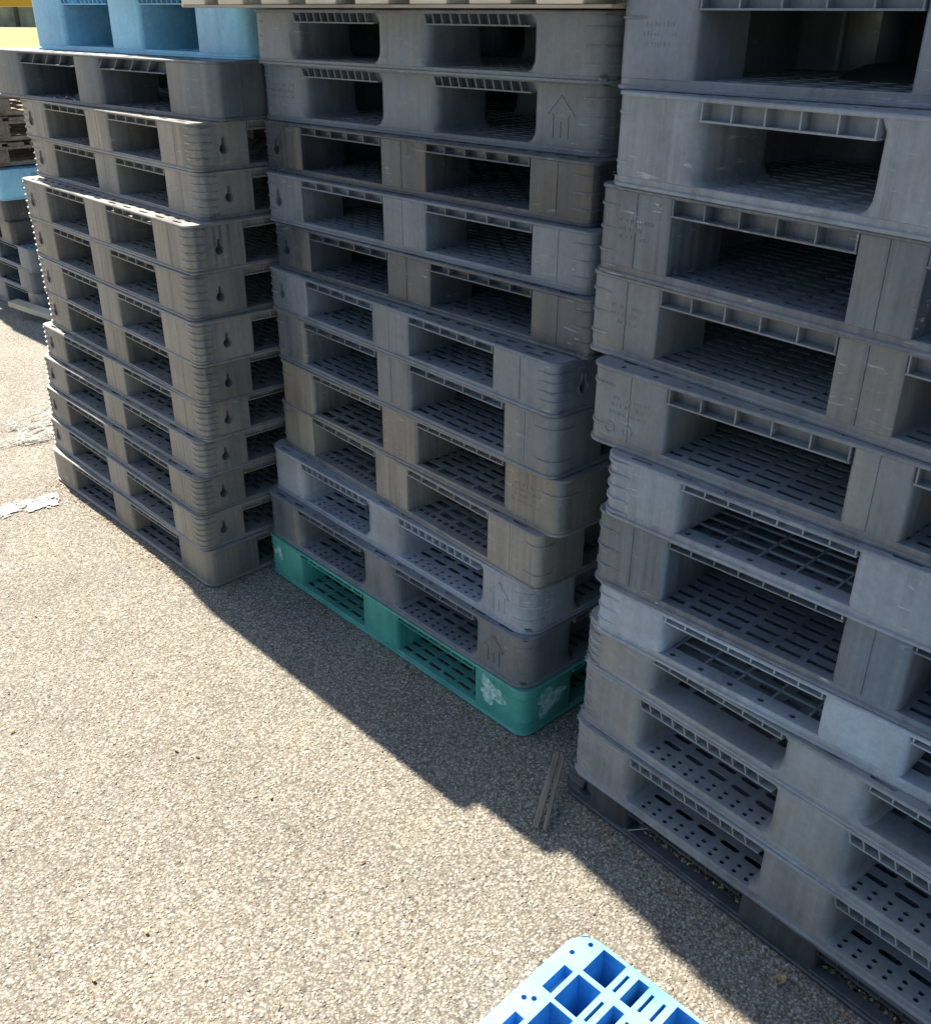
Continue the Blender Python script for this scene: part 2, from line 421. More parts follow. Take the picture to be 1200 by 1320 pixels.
def arrow_bm(u, z, s=1.0):
    """moulded outline of an upright arrow on the front face"""
    bm = bmesh.new(); h = W / 2 - .0035
    P = [(-.019, -.036), (-.019, .008), (-.034, .008), (0, .044), (.034, .008), (.019, .008), (.019, -.036)]
    P = [(u + a * s, z + b * s) for a, b in P]; wd = .0017
    for (a, b), (c, dd) in zip(P, P[1:]):
        L = math.hypot(c - a, dd - b); nx, nz = -(dd - b) / L * wd / 2, (c - a) / L * wd / 2
        v = [bm.verts.new((x, yy, zz)) for yy in (-h + .001, -h - .0014) for x, zz in ((a + nx, b + nz), (a - nx, b - nz), (c - nx, dd - nz), (c + nx, dd + nz))]
        for f in ((4, 5, 6, 7), (0, 1, 5, 4), (1, 2, 6, 5), (2, 3, 7, 6), (3, 0, 4, 7)): bm.faces.new([v[i] for i in f])
    box(bm, u - .0008, -h - .0014, z - .034 * s, u + .0008, -h + .001, z - .004 * s)
    bmesh.ops.recalc_face_normals(bm, faces=bm.faces)
    return bm

def worn_marks_bm(x0, x1, z, rowsn, pitch=.014, seed=1):
    """worn moulded lettering too faint to read: rows of tiny raised strokes"""
    rn = random.Random(seed); bm = bmesh.new(); h = W / 2 - .0035
    for k in range(rowsn):
        x = x0 + rn.random() * .01
        while x < x1 - rn.random() * .02:
            if rn.random() < .8:
                box(bm, x, -h - .0007, z - k * pitch, x + .0012 + rn.random() * .003, -h + .001, z - k * pitch + .004 + rn.random() * .003)
            x += .0045 + rn.random() * .003
    return bm

_mesh = {}
def part(name, key, fn, mat, parent, smooth=False):
    k = (name, key, mat.name)
    if k not in _mesh:
        bm = fn(); me = bpy.data.meshes.new(name); bm.to_mesh(me); bm.free(); me.materials.append(mat)
        if smooth:
            for p in me.polygons: p.use_smooth = True
        _mesh[k] = me
    o = bpy.data.objects.new(name, _mesh[k]); col.objects.link(o); o.parent = parent
    return o

def auto_smooth(o, ang=32):
    me = o.data
    for p in me.polygons: p.use_smooth = True
    me.set_sharp_from_angle(angle=R(ang))

def pallet(label, group, front, yaw, z, H, a, c, mat, pat='dots', top='top', style='sharp', strip='low', key=False,
           ridges=3, groove=True, arrow=False, marks=None, rings=False, full=True, web=True, tdeck=.014, wide=1.0, cat='pallet', top_part=None, tilt=None):
    root = bpy.data.objects.new('plastic_pallet', None); col.objects.link(root)
    back = Vector((-math.sin(yaw), math.cos(yaw)))
    root.location = (front[0] + back.x * W / 2, front[1] + back.y * W / 2, z)
    root.rotation_euler = ((tilt or (0, 0))[0], (tilt or (0, 0))[1], yaw); root.empty_display_size = .1
    root.scale = (wide, 1, 1)
    tag(root, label, cat, group)
    m = PM[mat]; t = tdeck; tt = .007
    r = {'round': .052, 'sharp': .026, 'mid': .036}[style]
    bd = link('bottom_deck', deck_mesh('bottom_deck', pat, t, r, m), None, root)
    tl = bpy.data.objects.new('top_deck', deck_mesh('top_deck', top, tt, r, m)); col.objects.link(tl); tl.parent = root
    tl.location = (0, 0, H - tt)
    h = W / 2 - .0035; a2 = a if style != 'sharp' else a * .85; z0, z1 = t - .0008, H - tt + .0008
    fl = .018 if style == 'round' else .0
    q = {'round': .028, 'sharp': .004, 'mid': .012}[style]; ro = r - .0035
    xs = [(-h, -h + a), (-c / 2, c / 2), (h - a, h)]
    ys = [(-h, -h + a2), (-.075, .075), (h - a2, h)]
    feet = {}
    for iy, (ya, yb) in enumerate(ys):
        for ix, (xa, xb) in enumerate(xs):
            rs = [q] * 4
            if ix == 0 and iy == 0: rs[0] = ro
            if ix == 2 and iy == 0: rs[1] = ro
            if ix == 2 and iy == 2: rs[2] = ro
            if ix == 0 and iy == 2: rs[3] = ro
            g = None
            if groove and iy == 0:
                g = {0: xa + a * .55, 1: (xa + xb) / 2 - .004, 2: xb - a * .55}[ix]
            kk = key and iy == 0 and ix in (0, 2)
            if kk:
                o = link('foot', block_bm(xa, ya, xb, yb, z0, z1, rs, fl, g), m, None)
                kz = H * .44
                if ix == 0: face, u = 'f', -h + a * .36
                else: face, u = 's', -h + a2 * .52
                cut(o, prism_face(keyhole_outline(), face, u, kz, .055))
                o.parent = root
                part('keyhole_rim', (face, round(u, 3), round(kz, 3)), lambda: ring_face(keyhole_outline(1, .0028), keyhole_outline(1, .0008), face, u, kz), m, o)
            else:
                o = part('foot', (round(xa, 3), round(ya, 3), round(xb, 3), round(yb, 3), round(z1, 3), style, g), lambda: block_bm(xa, ya, xb, yb, z0, z1, rs, fl, g), m, root)
            auto_smooth(o)
            feet[ix, iy] = o
    # webs along the edge of the top deck over the openings (front and right side)
    n, sh, dp, slant = {'low': (5, .017, .022, .0), 'bays': (5, .028, .026, 0), 'many': (11, .021, .022, -.006), 'slant': (4, .030, .03, .022), 'thin': (7, .013, .02, 0)}[strip]
    for (x0, x1) in ((-h + a, -c / 2), (c / 2, h - a)):
        part('deck_edge', ('f', round(x0, 3), round(x1, 3), round(H, 3), strip), lambda: strip_bm(x0, x1, H - tt - sh, H - tt + .0005, n, dp, slant), m, root)
    if full:
        for (x0, x1) in ((-h + a2, -.075), (.075, h - a2)):
            o = part('deck_edge', ('s', round(x0, 3), round(x1, 3), round(H, 3), strip), lambda: strip_bm(x0, x1, H - tt - sh, H - tt + .0005, n, dp, slant), m, root)
            o.rotation_euler = (0, 0, R(90))
    # long webs added to keep side light out of the fork channels
    for sx in ((-1, 1) if web else ()):
        xx = sx * (h - a * .42)
        part('light_stop_web', ('y', round(xx, 3), round(H, 3)), lambda: (lambda q_: (box(q_, xx - .002, -h + a2 - .01, t - .0005, xx + .002, h - a2 + .01, H - tt - .019), q_)[1])(bmesh.new()), m, root)
    if not full:  # cross web added to stop light coming through from the rear
        part('light_stop_web', ('x', round(a2, 3), round(H, 3)), lambda: (lambda q_: (box(q_, -h + a - .02, -h + a2 - .014, t - .0005, h - a + .02, -h + a2 - .01, H - tt - .0195), q_)[1])(bmesh.new()), m, root)
    if ridges:
        for k in range(ridges):
            zz = H * (.78 - .52 * k / max(1, ridges - 1)) if ridges > 1 else H * .7
            if ridges >= 5: zz = H * (.9 - .8 * k / (ridges - 1))
            for cn in ('fl', 'fr'):
                x = part('grip_ridge', (cn, round(zz, 3), style, ridges), lambda: ridge_bm(-h, -h, h, h, ro, zz, .0065 if ridges >= 5 else .005, cn, 1.0 if style != 'round' else .2, .0042 if ridges >= 5 else (.0014 if style == 'round' else .0028)), m, feet[0 if cn == 'fl' else 2, 0])
    if arrow: part('arrow_mark', (round(a, 3), round(H, 3)), lambda: arrow_bm(h - a * .58, H * .47, min(1, H / .135)), m, feet[2, 0])
    if marks: part('worn_marks', (round(a, 3), marks, round(H, 3)), lambda: worn_marks_bm(-h + .05, -h + a - .03, H * .62, 3, seed=marks) if marks < 50 else worn_marks_bm(h - a + .03, h - .05, H * .66, 4, seed=marks), m, feet[0 if marks < 50 else 2, 0])
    if rings:
        for dx in (.055, .095):
            ol = [(.011 * math.cos(R(i * 30)), .011 * math.sin(R(i * 30))) for i in range(12)]; il = [(p[0] * .85, p[1] * .85) for p in ol]
            part('moulded_ring', (dx, round(H, 3)), lambda: ring_face(ol, il, 'f', -h + dx, H * .25, .0009), m, feet[0, 0])
    return root

#@@STACKS
LEFT = [
 (-1.115,3.088,-42.5,0.141,0.190,0.127, dict(wide=1.15, mat='mid', pat='big', style='mid', strip='slant', ridges=0, groove=False), "big mid-grey pallet sitting askew under the sky-blue one on the left stack"),
 (-1.085,3.024,-46.16,0.120,0.189,0.144, dict(mat='brown', key=True, ridges=6), "upper of two set-back keyhole pallets, right below the askew grey pallet"),
 (-1.076,3.017,-46.75,0.120,0.188,0.139, dict(mat='brown', key=True, ridges=6), "lower of two set-back keyhole pallets, resting on the upper ledge of the left stack"),
 (-1.104,2.950,-46.82,0.128,0.196,0.145, dict(mat='brown', key=True, ridges=6), "dusty keyhole pallet whose sunlit top lip forms the upper ledge of the left stack"),
 (-1.110,2.954,-47.57,0.124,0.197,0.142, dict(mat='brown2', key=True, ridges=6), "keyhole pallet with a chewed white-rimmed keyhole, fifth down the left stack"),
 (-1.102,2.936,-47.67,0.124,0.203,0.143, dict(mat='brown', key=True, ridges=6), "dusty keyhole pallet second below the upper ledge of the left stack"),
 (-1.110,2.960,-47.83,0.122,0.188,0.156, dict(mat='brown2', key=True, ridges=6), "keyhole pallet just above the lower pale ledge, middle of the left stack"),
 (-1.133,2.965,-46.34,0.114,0.180,0.139, dict(mat='brown', key=True, ridges=6), "keyhole pallet whose pale top lip juts out halfway up the left stack"),
 (-1.151,2.960,-46.43,0.113,0.183,0.142, dict(mat='brown', key=True, ridges=6), "fourth pallet up from the ground in the left stack, with a keyhole"),
 (-1.163,2.948,-46.88,0.116,0.181,0.144, dict(mat='brown2', key=True, ridges=6), "third pallet up from the ground in the left stack, level with the white string"),
 (-1.168,2.937,-46.92,0.115,0.173,0.144, dict(mat='brown', key=True, ridges=6), "keyhole pallet resting directly on the bottom pallet of the left stack"),
 (-1.165,2.920,-45.60,0.124,0.181,0.135, dict(mat='brown2', pat='slots', top='topdot', style='mid', strip='thin', ridges=0, groove=False), "bottom brown-grey pallet of the left stack, standing on the asphalt without a keyhole"),
]
MIDDLE = [
 (-0.151,2.304,-44.36,0.121,0.184,0.162, dict(mat='cool', pat='slots', style='round', strip='many', ridges=3, groove=False), "grey pallet with rounded feet right under the wooden pallet, top of the middle stack"),
 (-0.144,2.372,-43.05,0.136,0.187,0.186, dict(mat='cool', pat='pairs', style='round', strip='many', ridges=3, groove=False, arrow=True, marks=3), "grey rounded pallet with a right-foot arrow, second down the middle stack"),
 (-0.152,2.329,-45.09,0.123,0.166,0.153, dict(mat='dark', key=True, ridges=3), "glossy dark pallet with brown smears and a keyhole, third down the middle stack"),
 (-0.150,2.293,-45.19,0.125,0.159,0.149, dict(mat='cool', key=True, ridges=3), "cool grey keyhole pallet between two darker pallets in the middle stack"),
 (-0.141,2.265,-46.09,0.122,0.163,0.153, dict(mat='dark', key=True, ridges=3), "dark stained keyhole pallet jutting right over the shifted lower half of the middle stack"),
 (-0.188,2.263,-48.90,0.117,0.188,0.143, dict(mat='cool', key=True, ridges=4), "grey keyhole pallet shifted left, with its slotted top lip showing, middle stack"),
 (-0.185,2.261,-48.91,0.140,0.159,0.137, dict(mat='slate', pat='slots', style='mid', ridges=2), "grey pallet with slotted floor and two corner ridges, seventh down the middle stack"),
 (-0.173,2.248,-48.13,0.137,0.175,0.144, dict(mat='brown2', pat='big', style='mid', strip='thin', ridges=1, groove=False, marks=77), "brown-grey pallet with worn lettering on its right foot, jutting out over the middle stack"),
 (-0.197,2.272,-50.11,0.142,0.173,0.140, dict(mat='brown', pat='square', style='sharp', strip='low', ridges=2), "brown pallet with a row of small square holes, right above the pale one"),
 (-0.226,2.277,-48.03,0.138,0.173,0.145, dict(mat='pale', pat='pairs', style='round', strip='many', ridges=3, groove=False, arrow=True), "pale grey rounded pallet with a right-foot arrow, third from the ground, middle stack"),
 (-0.240,2.256,-47.12,0.144,0.176,0.148, dict(mat='slate', pat='pairs', style='round', strip='low', ridges=3, groove=False, arrow=True), "darker grey rounded pallet with an arrow, resting on the green pallet"),
 (-0.239,2.246,-46.84,0.133,0.175,0.156, dict(mat='green', pat='slots', top='topdot', style='mid', strip='thin', ridges=2, groove=False), "sea-green pallet with torn sticker remains, at the bottom of the middle stack"),
]
RIGHT = [
 (0.626,1.374,-45.82,0.152,0.156,0.108, dict(mat='cool', pat='pocket', style='mid', strip='bays', ridges=1, marks=11, groove=False), "grey pallet with a pocketed floor and black cap inside, topmost in the right stack"),
 (0.568,1.300,-52.73,0.148,0.194,0.121, dict(mat='light', pat='pairs', style='round', strip='bays', ridges=2, groove=False), "light grey pallet with wide rounded feet, second down the right stack"),
 (0.567,1.314,-52.19,0.150,0.165,0.103, dict(mat='dark2', pat='slots', strip='bays', ridges=3, marks=12), "scratched dark pallet with pale scrapes, third down the right stack"),
 (0.573,1.327,-50.86,0.148,0.162,0.108, dict(mat='slate', pat='slots', strip='bays', ridges=3, marks=14), "slate grey pallet under the scratched dark one in the right stack"),
 (0.599,1.274,-47.12,0.149,0.174,0.097, dict(mat='slate', pat='slots', top='topdot', strip='bays', ridges=2, style='mid', marks=15, rings=True), "grey pallet with two moulded rings on its left foot, mid right stack"),
 (0.634,1.213,-46.14,0.123,0.170,0.139, dict(mat='light', pat='grid', style='mid', strip='thin', ridges=5, groove=False), "light grey pallet with an open lattice floor, sixth down the right stack"),
 (0.631,1.233,-45.46,0.152,0.168,0.113, dict(mat='dark2', pat='slots', style='mid', strip='thin', ridges=3), "darker grey slotted pallet between two light grey ones in the right stack"),
 (0.637,1.220,-45.95,0.111,0.165,0.147, dict(mat='pale', pat='grid', style='mid', strip='thin', ridges=3, groove=False), "pale grey pallet with a lattice floor, fifth from the ground in the right stack"),
 (0.597,1.243,-49.79,0.110,0.186,0.160, dict(mat='warm', pat='plain', style='round', strip='thin', ridges=6, groove=False), "warm grey rounded pallet with a wide plain floor edge, fourth from the ground, right stack"),
 (0.593,1.245,-49.92,0.147,0.173,0.150, dict(mat='warm', pat='pairs', style='round', strip='many', ridges=3, groove=False), "warm grey rounded pallet with paired round holes, third from the ground, right stack"),
 (0.592,1.241,-48.89,0.141,0.169,0.154, dict(mat='warm', pat='pairs', style='round', strip='many', ridges=3, groove=False), "warm grey rounded pallet resting on the black pallet of the right stack"),
 (0.582,1.254,-49.70,0.082,0.189,0.166, dict(mat='black', pat='base', style='mid', strip='thin', ridges=3, key=True, groove=False), "black pallet with a keyhole at the foot of the right stack, soil in it"),
]
tops = []
for rowsx, grp in ((LEFT, 'pallets in the left stack'), (MIDDLE, 'pallets in the middle stack'), (RIGHT, 'pallets in the right stack')):
    z = 0.004
    for (x, y, yw, H, a, c, kw, lab) in rowsx[::-1]:
        pallet(lab, grp, (x, y), R(yw), z, H - .0006, a, c, web=rowsx is not LEFT, tdeck=.010 if rowsx is LEFT else .014 if rowsx is MIDDLE or kw['mat'] == 'black' else .018, **kw)
        z += H
    tops.append(z)

# pallets on top of and beside what the frame shows
pallet("sky-blue pallet on top of the left stack, above the askew grey one", 'pallets in the left stack', (-.99, 3.107), R(-41.7), tops[0], .155, .2055, .168,
       mat='blue', pat='dots', style='mid', strip='many', ridges=0, groove=False)
z = tops[0] + .156
ORD = ('first', 'second', 'third', 'fourth', 'fifth', 'sixth', 'seventh', 'eighth', 'ninth', 'tenth', 'eleventh', 'twelfth')
for k in range(5):  # unseen pallets added here, their corner set to cast the ground shadow
    ya_ = az; rx, ry = -.788 - .25 * math.cos(az) - .165 * math.sin(az), 2.527 - .25 * math.sin(az) + .165 * math.cos(az)   # right front corner
    pallet("unseen dark pallet added high on the left stack, " + ORD[k] + " above the sky-blue one", 'unseen pallets added above the left stack', (rx - .55 * math.cos(ya_), ry - .55 * math.sin(ya_)), ya_, z, .14, .19, .15,
           mat='dark', pat='slots', style='mid', strip='thin', ridges=0, groove=False)
    z += .1405
z = tops[2]
for k in range(3):  # unseen pallets added above the frame to complete the ground shadow
    pallet("unseen grey pallet added high on the right stack, " + ORD[k] + " above the pocketed one", 'unseen pallets added above the right stack', (.62, 1.37), R(-46.5), z, .148, .165, .11,
           mat='cool', pat='slots', style='mid', strip='bays', ridges=0, groove=False)
    z += .1485
# a second row of stacks behind, added to block light from the rear
for sx, (bx, by, n) in enumerate(((-.22, 3.90, 11), (.66, 3.12, 11), (1.46, 2.17, 11))):
    z = .004
    for k in range(n):
        pallet("added dark pallet, " + ORD[k] + " from the ground in the stack behind the " + ("left", "middle", "right")[sx] + " stack", 'pallets in the added back row of stacks', (bx + random.uniform(-.02, .02), by + random.uniform(-.02, .02)), R(-46 + random.uniform(-1.5, 1.5)), z, .1395, .18, .15,
               mat=('dark', 'dark2', 'mid')[(k + sx) % 3], pat='slots', style='mid', strip='thin', ridges=0, groove=False, full=False)
        z += .14
# ---------------------------------------------------------------- blue pallet lying in the foreground
def lattice_deck(X, Y, cells, x0, y0, x1, y1, z, r, t=.006):
    """deck with a lattice of rectangular wells; cells = [(xa, xb, ya, yb, depth, floor)]"""
    bm = bmesh.new(); xs = sorted(set([x0, x1] + [round(c[0], 5) for c in cells] + [round(c[1], 5) for c in cells]))
    ys = sorted(set([y0, y1] + [round(c[2], 5) for c in cells] + [round(c[3], 5) for c in cells]))
    def inside(x, y):
        return any(c[0] < x < c[1] and c[2] < y < c[3] for c in cells)
    for i in range(len(xs) - 1):
        for j in range(len(ys) - 1):
            if inside((xs[i] + xs[i + 1]) / 2, (ys[j] + ys[j + 1]) / 2): continue
            for zz, up in ((z, 1), (z - t, 0)):
                v = [bm.verts.new(p) for p in ((xs[i], ys[j], zz), (xs[i + 1], ys[j], zz), (xs[i + 1], ys[j + 1], zz), (xs[i], ys[j + 1], zz))]
                bm.faces.new(v if up else v[::-1])
    for (xa, xb, ya, yb, dp, fl) in cells:
        if dp == 0: continue
        dr = .0025 * (dp > .05)                                  # slight draft of the moulded wells
        a = [(xa, ya), (xb, ya), (xb, yb), (xa, yb)]; b = [(xa + dr, ya + dr), (xb - dr, ya + dr), (xb - dr, yb - dr), (xa + dr, yb - dr)]
        A = [bm.verts.new((*p, z)) for p in a]; B = [bm.verts.new((*p, z - dp)) for p in b]
        for i in range(4):
            j = (i + 1) % 4; bm.faces.new((B[j], B[i], A[i], A[j]))
        if fl: bm.faces.new(B)
    o = rrect(0, 0, W, W, (r,) * 4, 8); m = len(o); ch = .002
    def ring(ins, zz): return [bm.verts.new((p[0] - p[2] * ins, p[1] - p[3] * ins, zz)) for p in o]
    inn = lambda zz: [bm.verts.new((max(x0, min(x1, p[0])), max(y0, min(y1, p[1])), zz)) for p in o]
    rs = [inn(z), ring(ch, z), ring(0, z - ch), ring(0, z - .016), ring(.003, z - .016)]
    for A, B in zip(rs, rs[1:]):
        for i in range(m):
            j = (i + 1) % m
            bm.faces.new((A[i], B[i], B[j], A[j]))
    bmesh.ops.remove_doubles(bm, verts=bm.verts, dist=1e-5); bmesh.ops.dissolve_degenerate(bm, dist=1e-6, edges=bm.edges)
    return bm

def blue_front():
    root = bpy.data.objects.new('plastic_pallet', None); col.objects.link(root)
    yaw = R(-45.2); ex = Vector((math.cos(yaw), math.sin(yaw))); ey = Vector((-math.sin(yaw), math.cos(yaw)))
    corner = Vector((.209, 1.178))                               # far left corner of the deck
    # local frame: x along the row, y away; the far corner is (0, W)
    org = corner - ey * W
    root.location = (org.x, org.y, .004); root.rotation_euler = (0, 0, yaw)
    tag(root, "bright blue lattice-top pallet lying alone in the sun in the foreground", 'pallet')
    m = PM['pblue']; H = .146; cells = []
    mm = .001
    def add(u0, u1, v0, v1, dp, fl): cells.append((round(u0 * mm, 5), round(u1 * mm, 5), round(W - v1 * mm, 5), round(W - v0 * mm, 5), dp, fl))
    per = 150
    v = 9; vr = []
    vr.append((9, 67)); vv = 77
    while vv + 62 < 1085: vr.append((vv, vv + 64)); vv += 72
    for k, (va, vb) in enumerate(vr):
        u = 56
        while u + 48 < 1085:
            add(u, u + 48, va, vb, .105, True)
            if u + 64 < 1085: add(u + 58, u + 64, va + 12, vb - 5, .03, False)
            if u + 98 < 1085: add(u + 76, u + 98, va + 4, vb - 1, .09, True)
            if u + 114 < 1085: add(u + 108, u + 114, va + 12, vb - 5, .03, False)
            if u + 137 < 1085: add(u + 131, u + 137, va + 12, vb - 5, .03, False)
            u += per
    for k in range(7):                                           # pockets along the left edge
        a = 80 + 122 * k
        add(28, 47, a, a + 58, .03, True)
    dots = []
    for k in range(8): dots += [(21, 52 + 122 * k), (34, 18 + 146 * k)]
    dots = [d_ for d_ in dots if not any(c[0] * 1000 - 7 < d_[0] < c[1] * 1000 + 7 and (W - c[3]) * 1000 - 7 < d_[1] < (W - c[2]) * 1000 + 7 for c in cells) and d_[1] < 1080]
    for (du, dv) in dots:                                        # square cell round each drain hole
        cells.append((round((du - 6) * mm, 5), round((du + 6) * mm, 5), round(W - (dv + 6) * mm, 5), round(W - (dv - 6) * mm, 5), 0, False))
    bm = lattice_deck(None, None, cells, .012, .007, W - .012, W - .007, H, .045)
    for (du, dv) in dots:
        xa, xb, ya, yb = (du - 6) * mm, (du + 6) * mm, W - (dv + 6) * mm, W - (dv - 6) * mm
        cx_, cy_ = (xa + xb) / 2, (ya + yb) / 2
        o = [(cx_ + .0048 * math.cos(R(a)), cy_ + .0048 * math.sin(R(a))) for a in range(0, 360, 30)]
        cv = [bm.verts.new(p) for p in ((xb, yb, H), (xa, yb, H), (xa, ya, H), (xb, ya, H))]
        top_ = [bm.verts.new((*p, H)) for p in o]; bot = [bm.verts.new((*p, H - .02)) for p in o]
        qd = lambda p: (0 if p[1] >= cy_ else 3) if p[0] > cx_ else (1 if p[1] >= cy_ else 2)
        for i in range(12):
            j = (i + 1) % 12; a, b = qd(o[i]), qd(o[j])
            bm.faces.new([top_[j], top_[i], cv[a]] if a == b else [top_[j], top_[i], cv[a], cv[b]])
            bm.faces.new((bot[j], bot[i], top_[i], top_[j]))
    link('top_deck', bm, m, root)
    h = W / 2 - .0035
    o = link('bottom_deck', deck_mesh('bottom_deck', 'slots', .007, .045, m), None, root); o.location = (W / 2, W / 2, 0)
    for xa, xb in ((-h, -h + .18), (-.08, .08), (h - .18, h)):
        for ya, yb in ((-h, -h + .16), (-.08, .08), (h - .16, h)):
            # feet are shells round the wells, so they stop under the lattice
            f = part('foot', ('pb', xa, ya), lambda: block_bm(xa, ya, xb, yb, .0065, .034, (.012,) * 4), m, root); f.location = (W / 2, W / 2, 0)
    # outer skirts between deck and base
    for (xa, ya, xb, yb) in ((-h, -h, -h + .004, h), (h - .004, -h, h, h), (-h + .0042, -h, h - .0042, -h + .004), (-h + .0042, h - .004, h - .0042, h)):
        bm = bmesh.new()
        L = max(xb - xa, yb - ya)
        for s0, s1 in ((0.04, .19), (.475, .625), (.91, L - .04)):
            if xb - xa < yb - ya: box(bm, xa, ya + s0, .0065, xb, ya + s1, H - .0155)
            else: box(bm, xa + s0, ya, .0065, xa + s1, yb, H - .0155)
        f = link('skirt', bm, m, root); f.location = (W / 2, W / 2, 0)
blue_front()

# ---------------------------------------------------------------- wooden pallets on the middle stack
def wooden_pallet(label, fl, yaw, z, wd=1.30, dp=1.10, H=.13, m1=WOOD, m2=WOODL, group=None, nb=8):
    root = bpy.data.objects.new('wooden_pallet', None); col.objects.link(root)
    root.location = (fl[0], fl[1], z); root.rotation_euler = (0, 0, yaw)
    tag(root, label, 'pallet', group)
    rn = random.Random(int(z * 1000) + int(fl[0] * 100))
    def board(nm, x0, y0, z0, x1, y1, z1, m):
        def f():
            bm = bmesh.new(); box(bm, x0, y0, z0, x1, y1, z1)
            bmesh.ops.bevel(bm, geom=bm.edges[:], offset=.0015, segments=1, affect='EDGES'); return bm
        part(nm, (x0, y0, z0, x1, y1, z1), f, m, root)
    for k in range(3):
        y = k * (dp - .09) / 2; board('bottom_board', 0, round(y, 4), 0, wd, round(y + .09, 4), .006, m1)
    step = wd / nb
    for k in range(nb):
        x = round(k * step + rn.uniform(0, .008), 4); board('slat', x, round(rn.uniform(-.004, .006), 4), .0065, round(x + step * .62, 4), dp, .0285, m2)
    for k in range(3):
        for j in range(3):
            x = k * (wd - .12) / 2; y = j * (dp - .12) / 2
            board('block', round(x, 4), round(y + .006, 4), .029, round(x + .12, 4), round(y + .114, 4), H - .034, m1)
    for k in range(3):
        x = k * (wd - .1) / 2; board('stringer_board', round(x, 4), 0, H - .0335, round(x + .1, 4), dp, H - .018, m1)
    for k in range(9):
        y = k * (dp - .085) / 8; board('top_board', 0, round(y, 4), H - .0175, wd, round(y + .085, 4), H, m2 if k == 0 else m1)
    return root
zt = max(tops[1], tops[0] + .03) + .002
zt = tops[1] + .002
wooden_pallet("pale-ended wooden pallet lying across the top of the middle stack", (-.70, 2.66), R(-44.4), zt)
for k in range(7):  # unseen wooden pallets added to shade the right stack and the ground
    wooden_pallet("unseen wooden pallet added high on the middle stack, " + ORD[k] + " above the pale-ended one", (-.70 + random.uniform(-.015, .015), 2.66 + random.uniform(-.015, .015)), R(-44.8 + random.uniform(-1, 1)), zt + .1305 * (k + 1), group='unseen wooden pallets added above the middle stack')

# ---------------------------------------------------------------- stickers, cap
def sticker(parent, face, u, z, w_, h_, seed, label=None):
    rn = random.Random(seed); bm = bmesh.new(); h = W / 2 - .0035
    n = 40; pts = []; ph = [rn.uniform(0, 6.28) for _ in range(5)]
    for i in range(n):
        a = 2 * math.pi * i / n; r = .72 + .20 * math.sin(a * 3 + ph[0]) + .10 * math.sin(a * 5 + ph[1]) + .06 * math.sin(a * 9 + ph[2]) + .03 * rn.random()
        pts.append((u + w_ / 2 * r * math.cos(a), z + h_ / 2 * r * math.sin(a)))
    for dd, rev in ((.0005, 0),):
        P = lambda p, e: (p[0], -h - e, p[1]) if face == 'f' else (h + e, p[0], p[1])
        a = [bm.verts.new(P(p, dd)) for p in pts]; b = [bm.verts.new(P(p, -.0005)) for p in pts]
        bm.faces.new(a)
        for i in range(n): bm.faces.new((a[i], a[(i + 1) % n], b[(i + 1) % n], b[i]))
    bmesh.ops.recalc_face_normals(bm, faces=bm.faces)
    return link('sticker_remains', bm, STK, parent)
STK, t_, b_ = nodes('torn paper remains', .9)
n_ = N(t_, 'ShaderNodeTexNoise', Scale=60.0, Detail=5.0, Roughness=.7); t_.links.new(coords(t_, (1, 1, 1)), n_.inputs['Vector'])
c_ = mix(t_, ramp(t_, n_.outputs[0], [(.42, (0, 0, 0)), (.58, (1, 1, 1))]).outputs[0], (.14, .38, .32), (.50, .66, .64))
t_.links.new(c_, b_.inputs['Base Color'])
green = next(o for o in bpy.data.objects if o.get('label', '').startswith('sea-green'))
sticker(green, 'f', W / 2 - .115, .078, .105, .092, 3)
sticker(green, 's', -W / 2 + .095, .072, .12, .095, 8)
sticker(green, 'f', -W / 2 + .06, .082, .05, .06, 5)

CAPM, t_, b_ = nodes('black rubber', .5); b_.inputs['Base Color'].default_value = (.03, .03, .033, 1)
def disc(x, y, z, r, hh):
    bm = bmesh.new(); n = 28; prev = None
    for k, (q, zz) in enumerate(((1, 0), (1, .25), (.86, .55), (.6, .9), (.3, 1.0))):
        ring = [bm.verts.new((r * q * math.cos(2 * math.pi * i / n), r * q * math.sin(2 * math.pi * i / n), hh * zz)) for i in range(n)]
        if prev:
            for i in range(n): bm.faces.new((prev[i], prev[(i + 1) % n], ring[(i + 1) % n], ring[i]))
        prev = ring
    bm.faces.new(prev)
    return link('rubber_cap', bm, CAPM, None, True, (x, y, z))
top_r = next(o for o in bpy.data.objects if o.get('label', '').startswith('grey pallet with a pocketed'))
p_ = top_r.matrix_basis @ Vector((-.20, -.25, .0075))
tag(disc(p_.x, p_.y, p_.z, .10, .035), "flat black domed cap inside the opening of the top right pallet", 'cap')

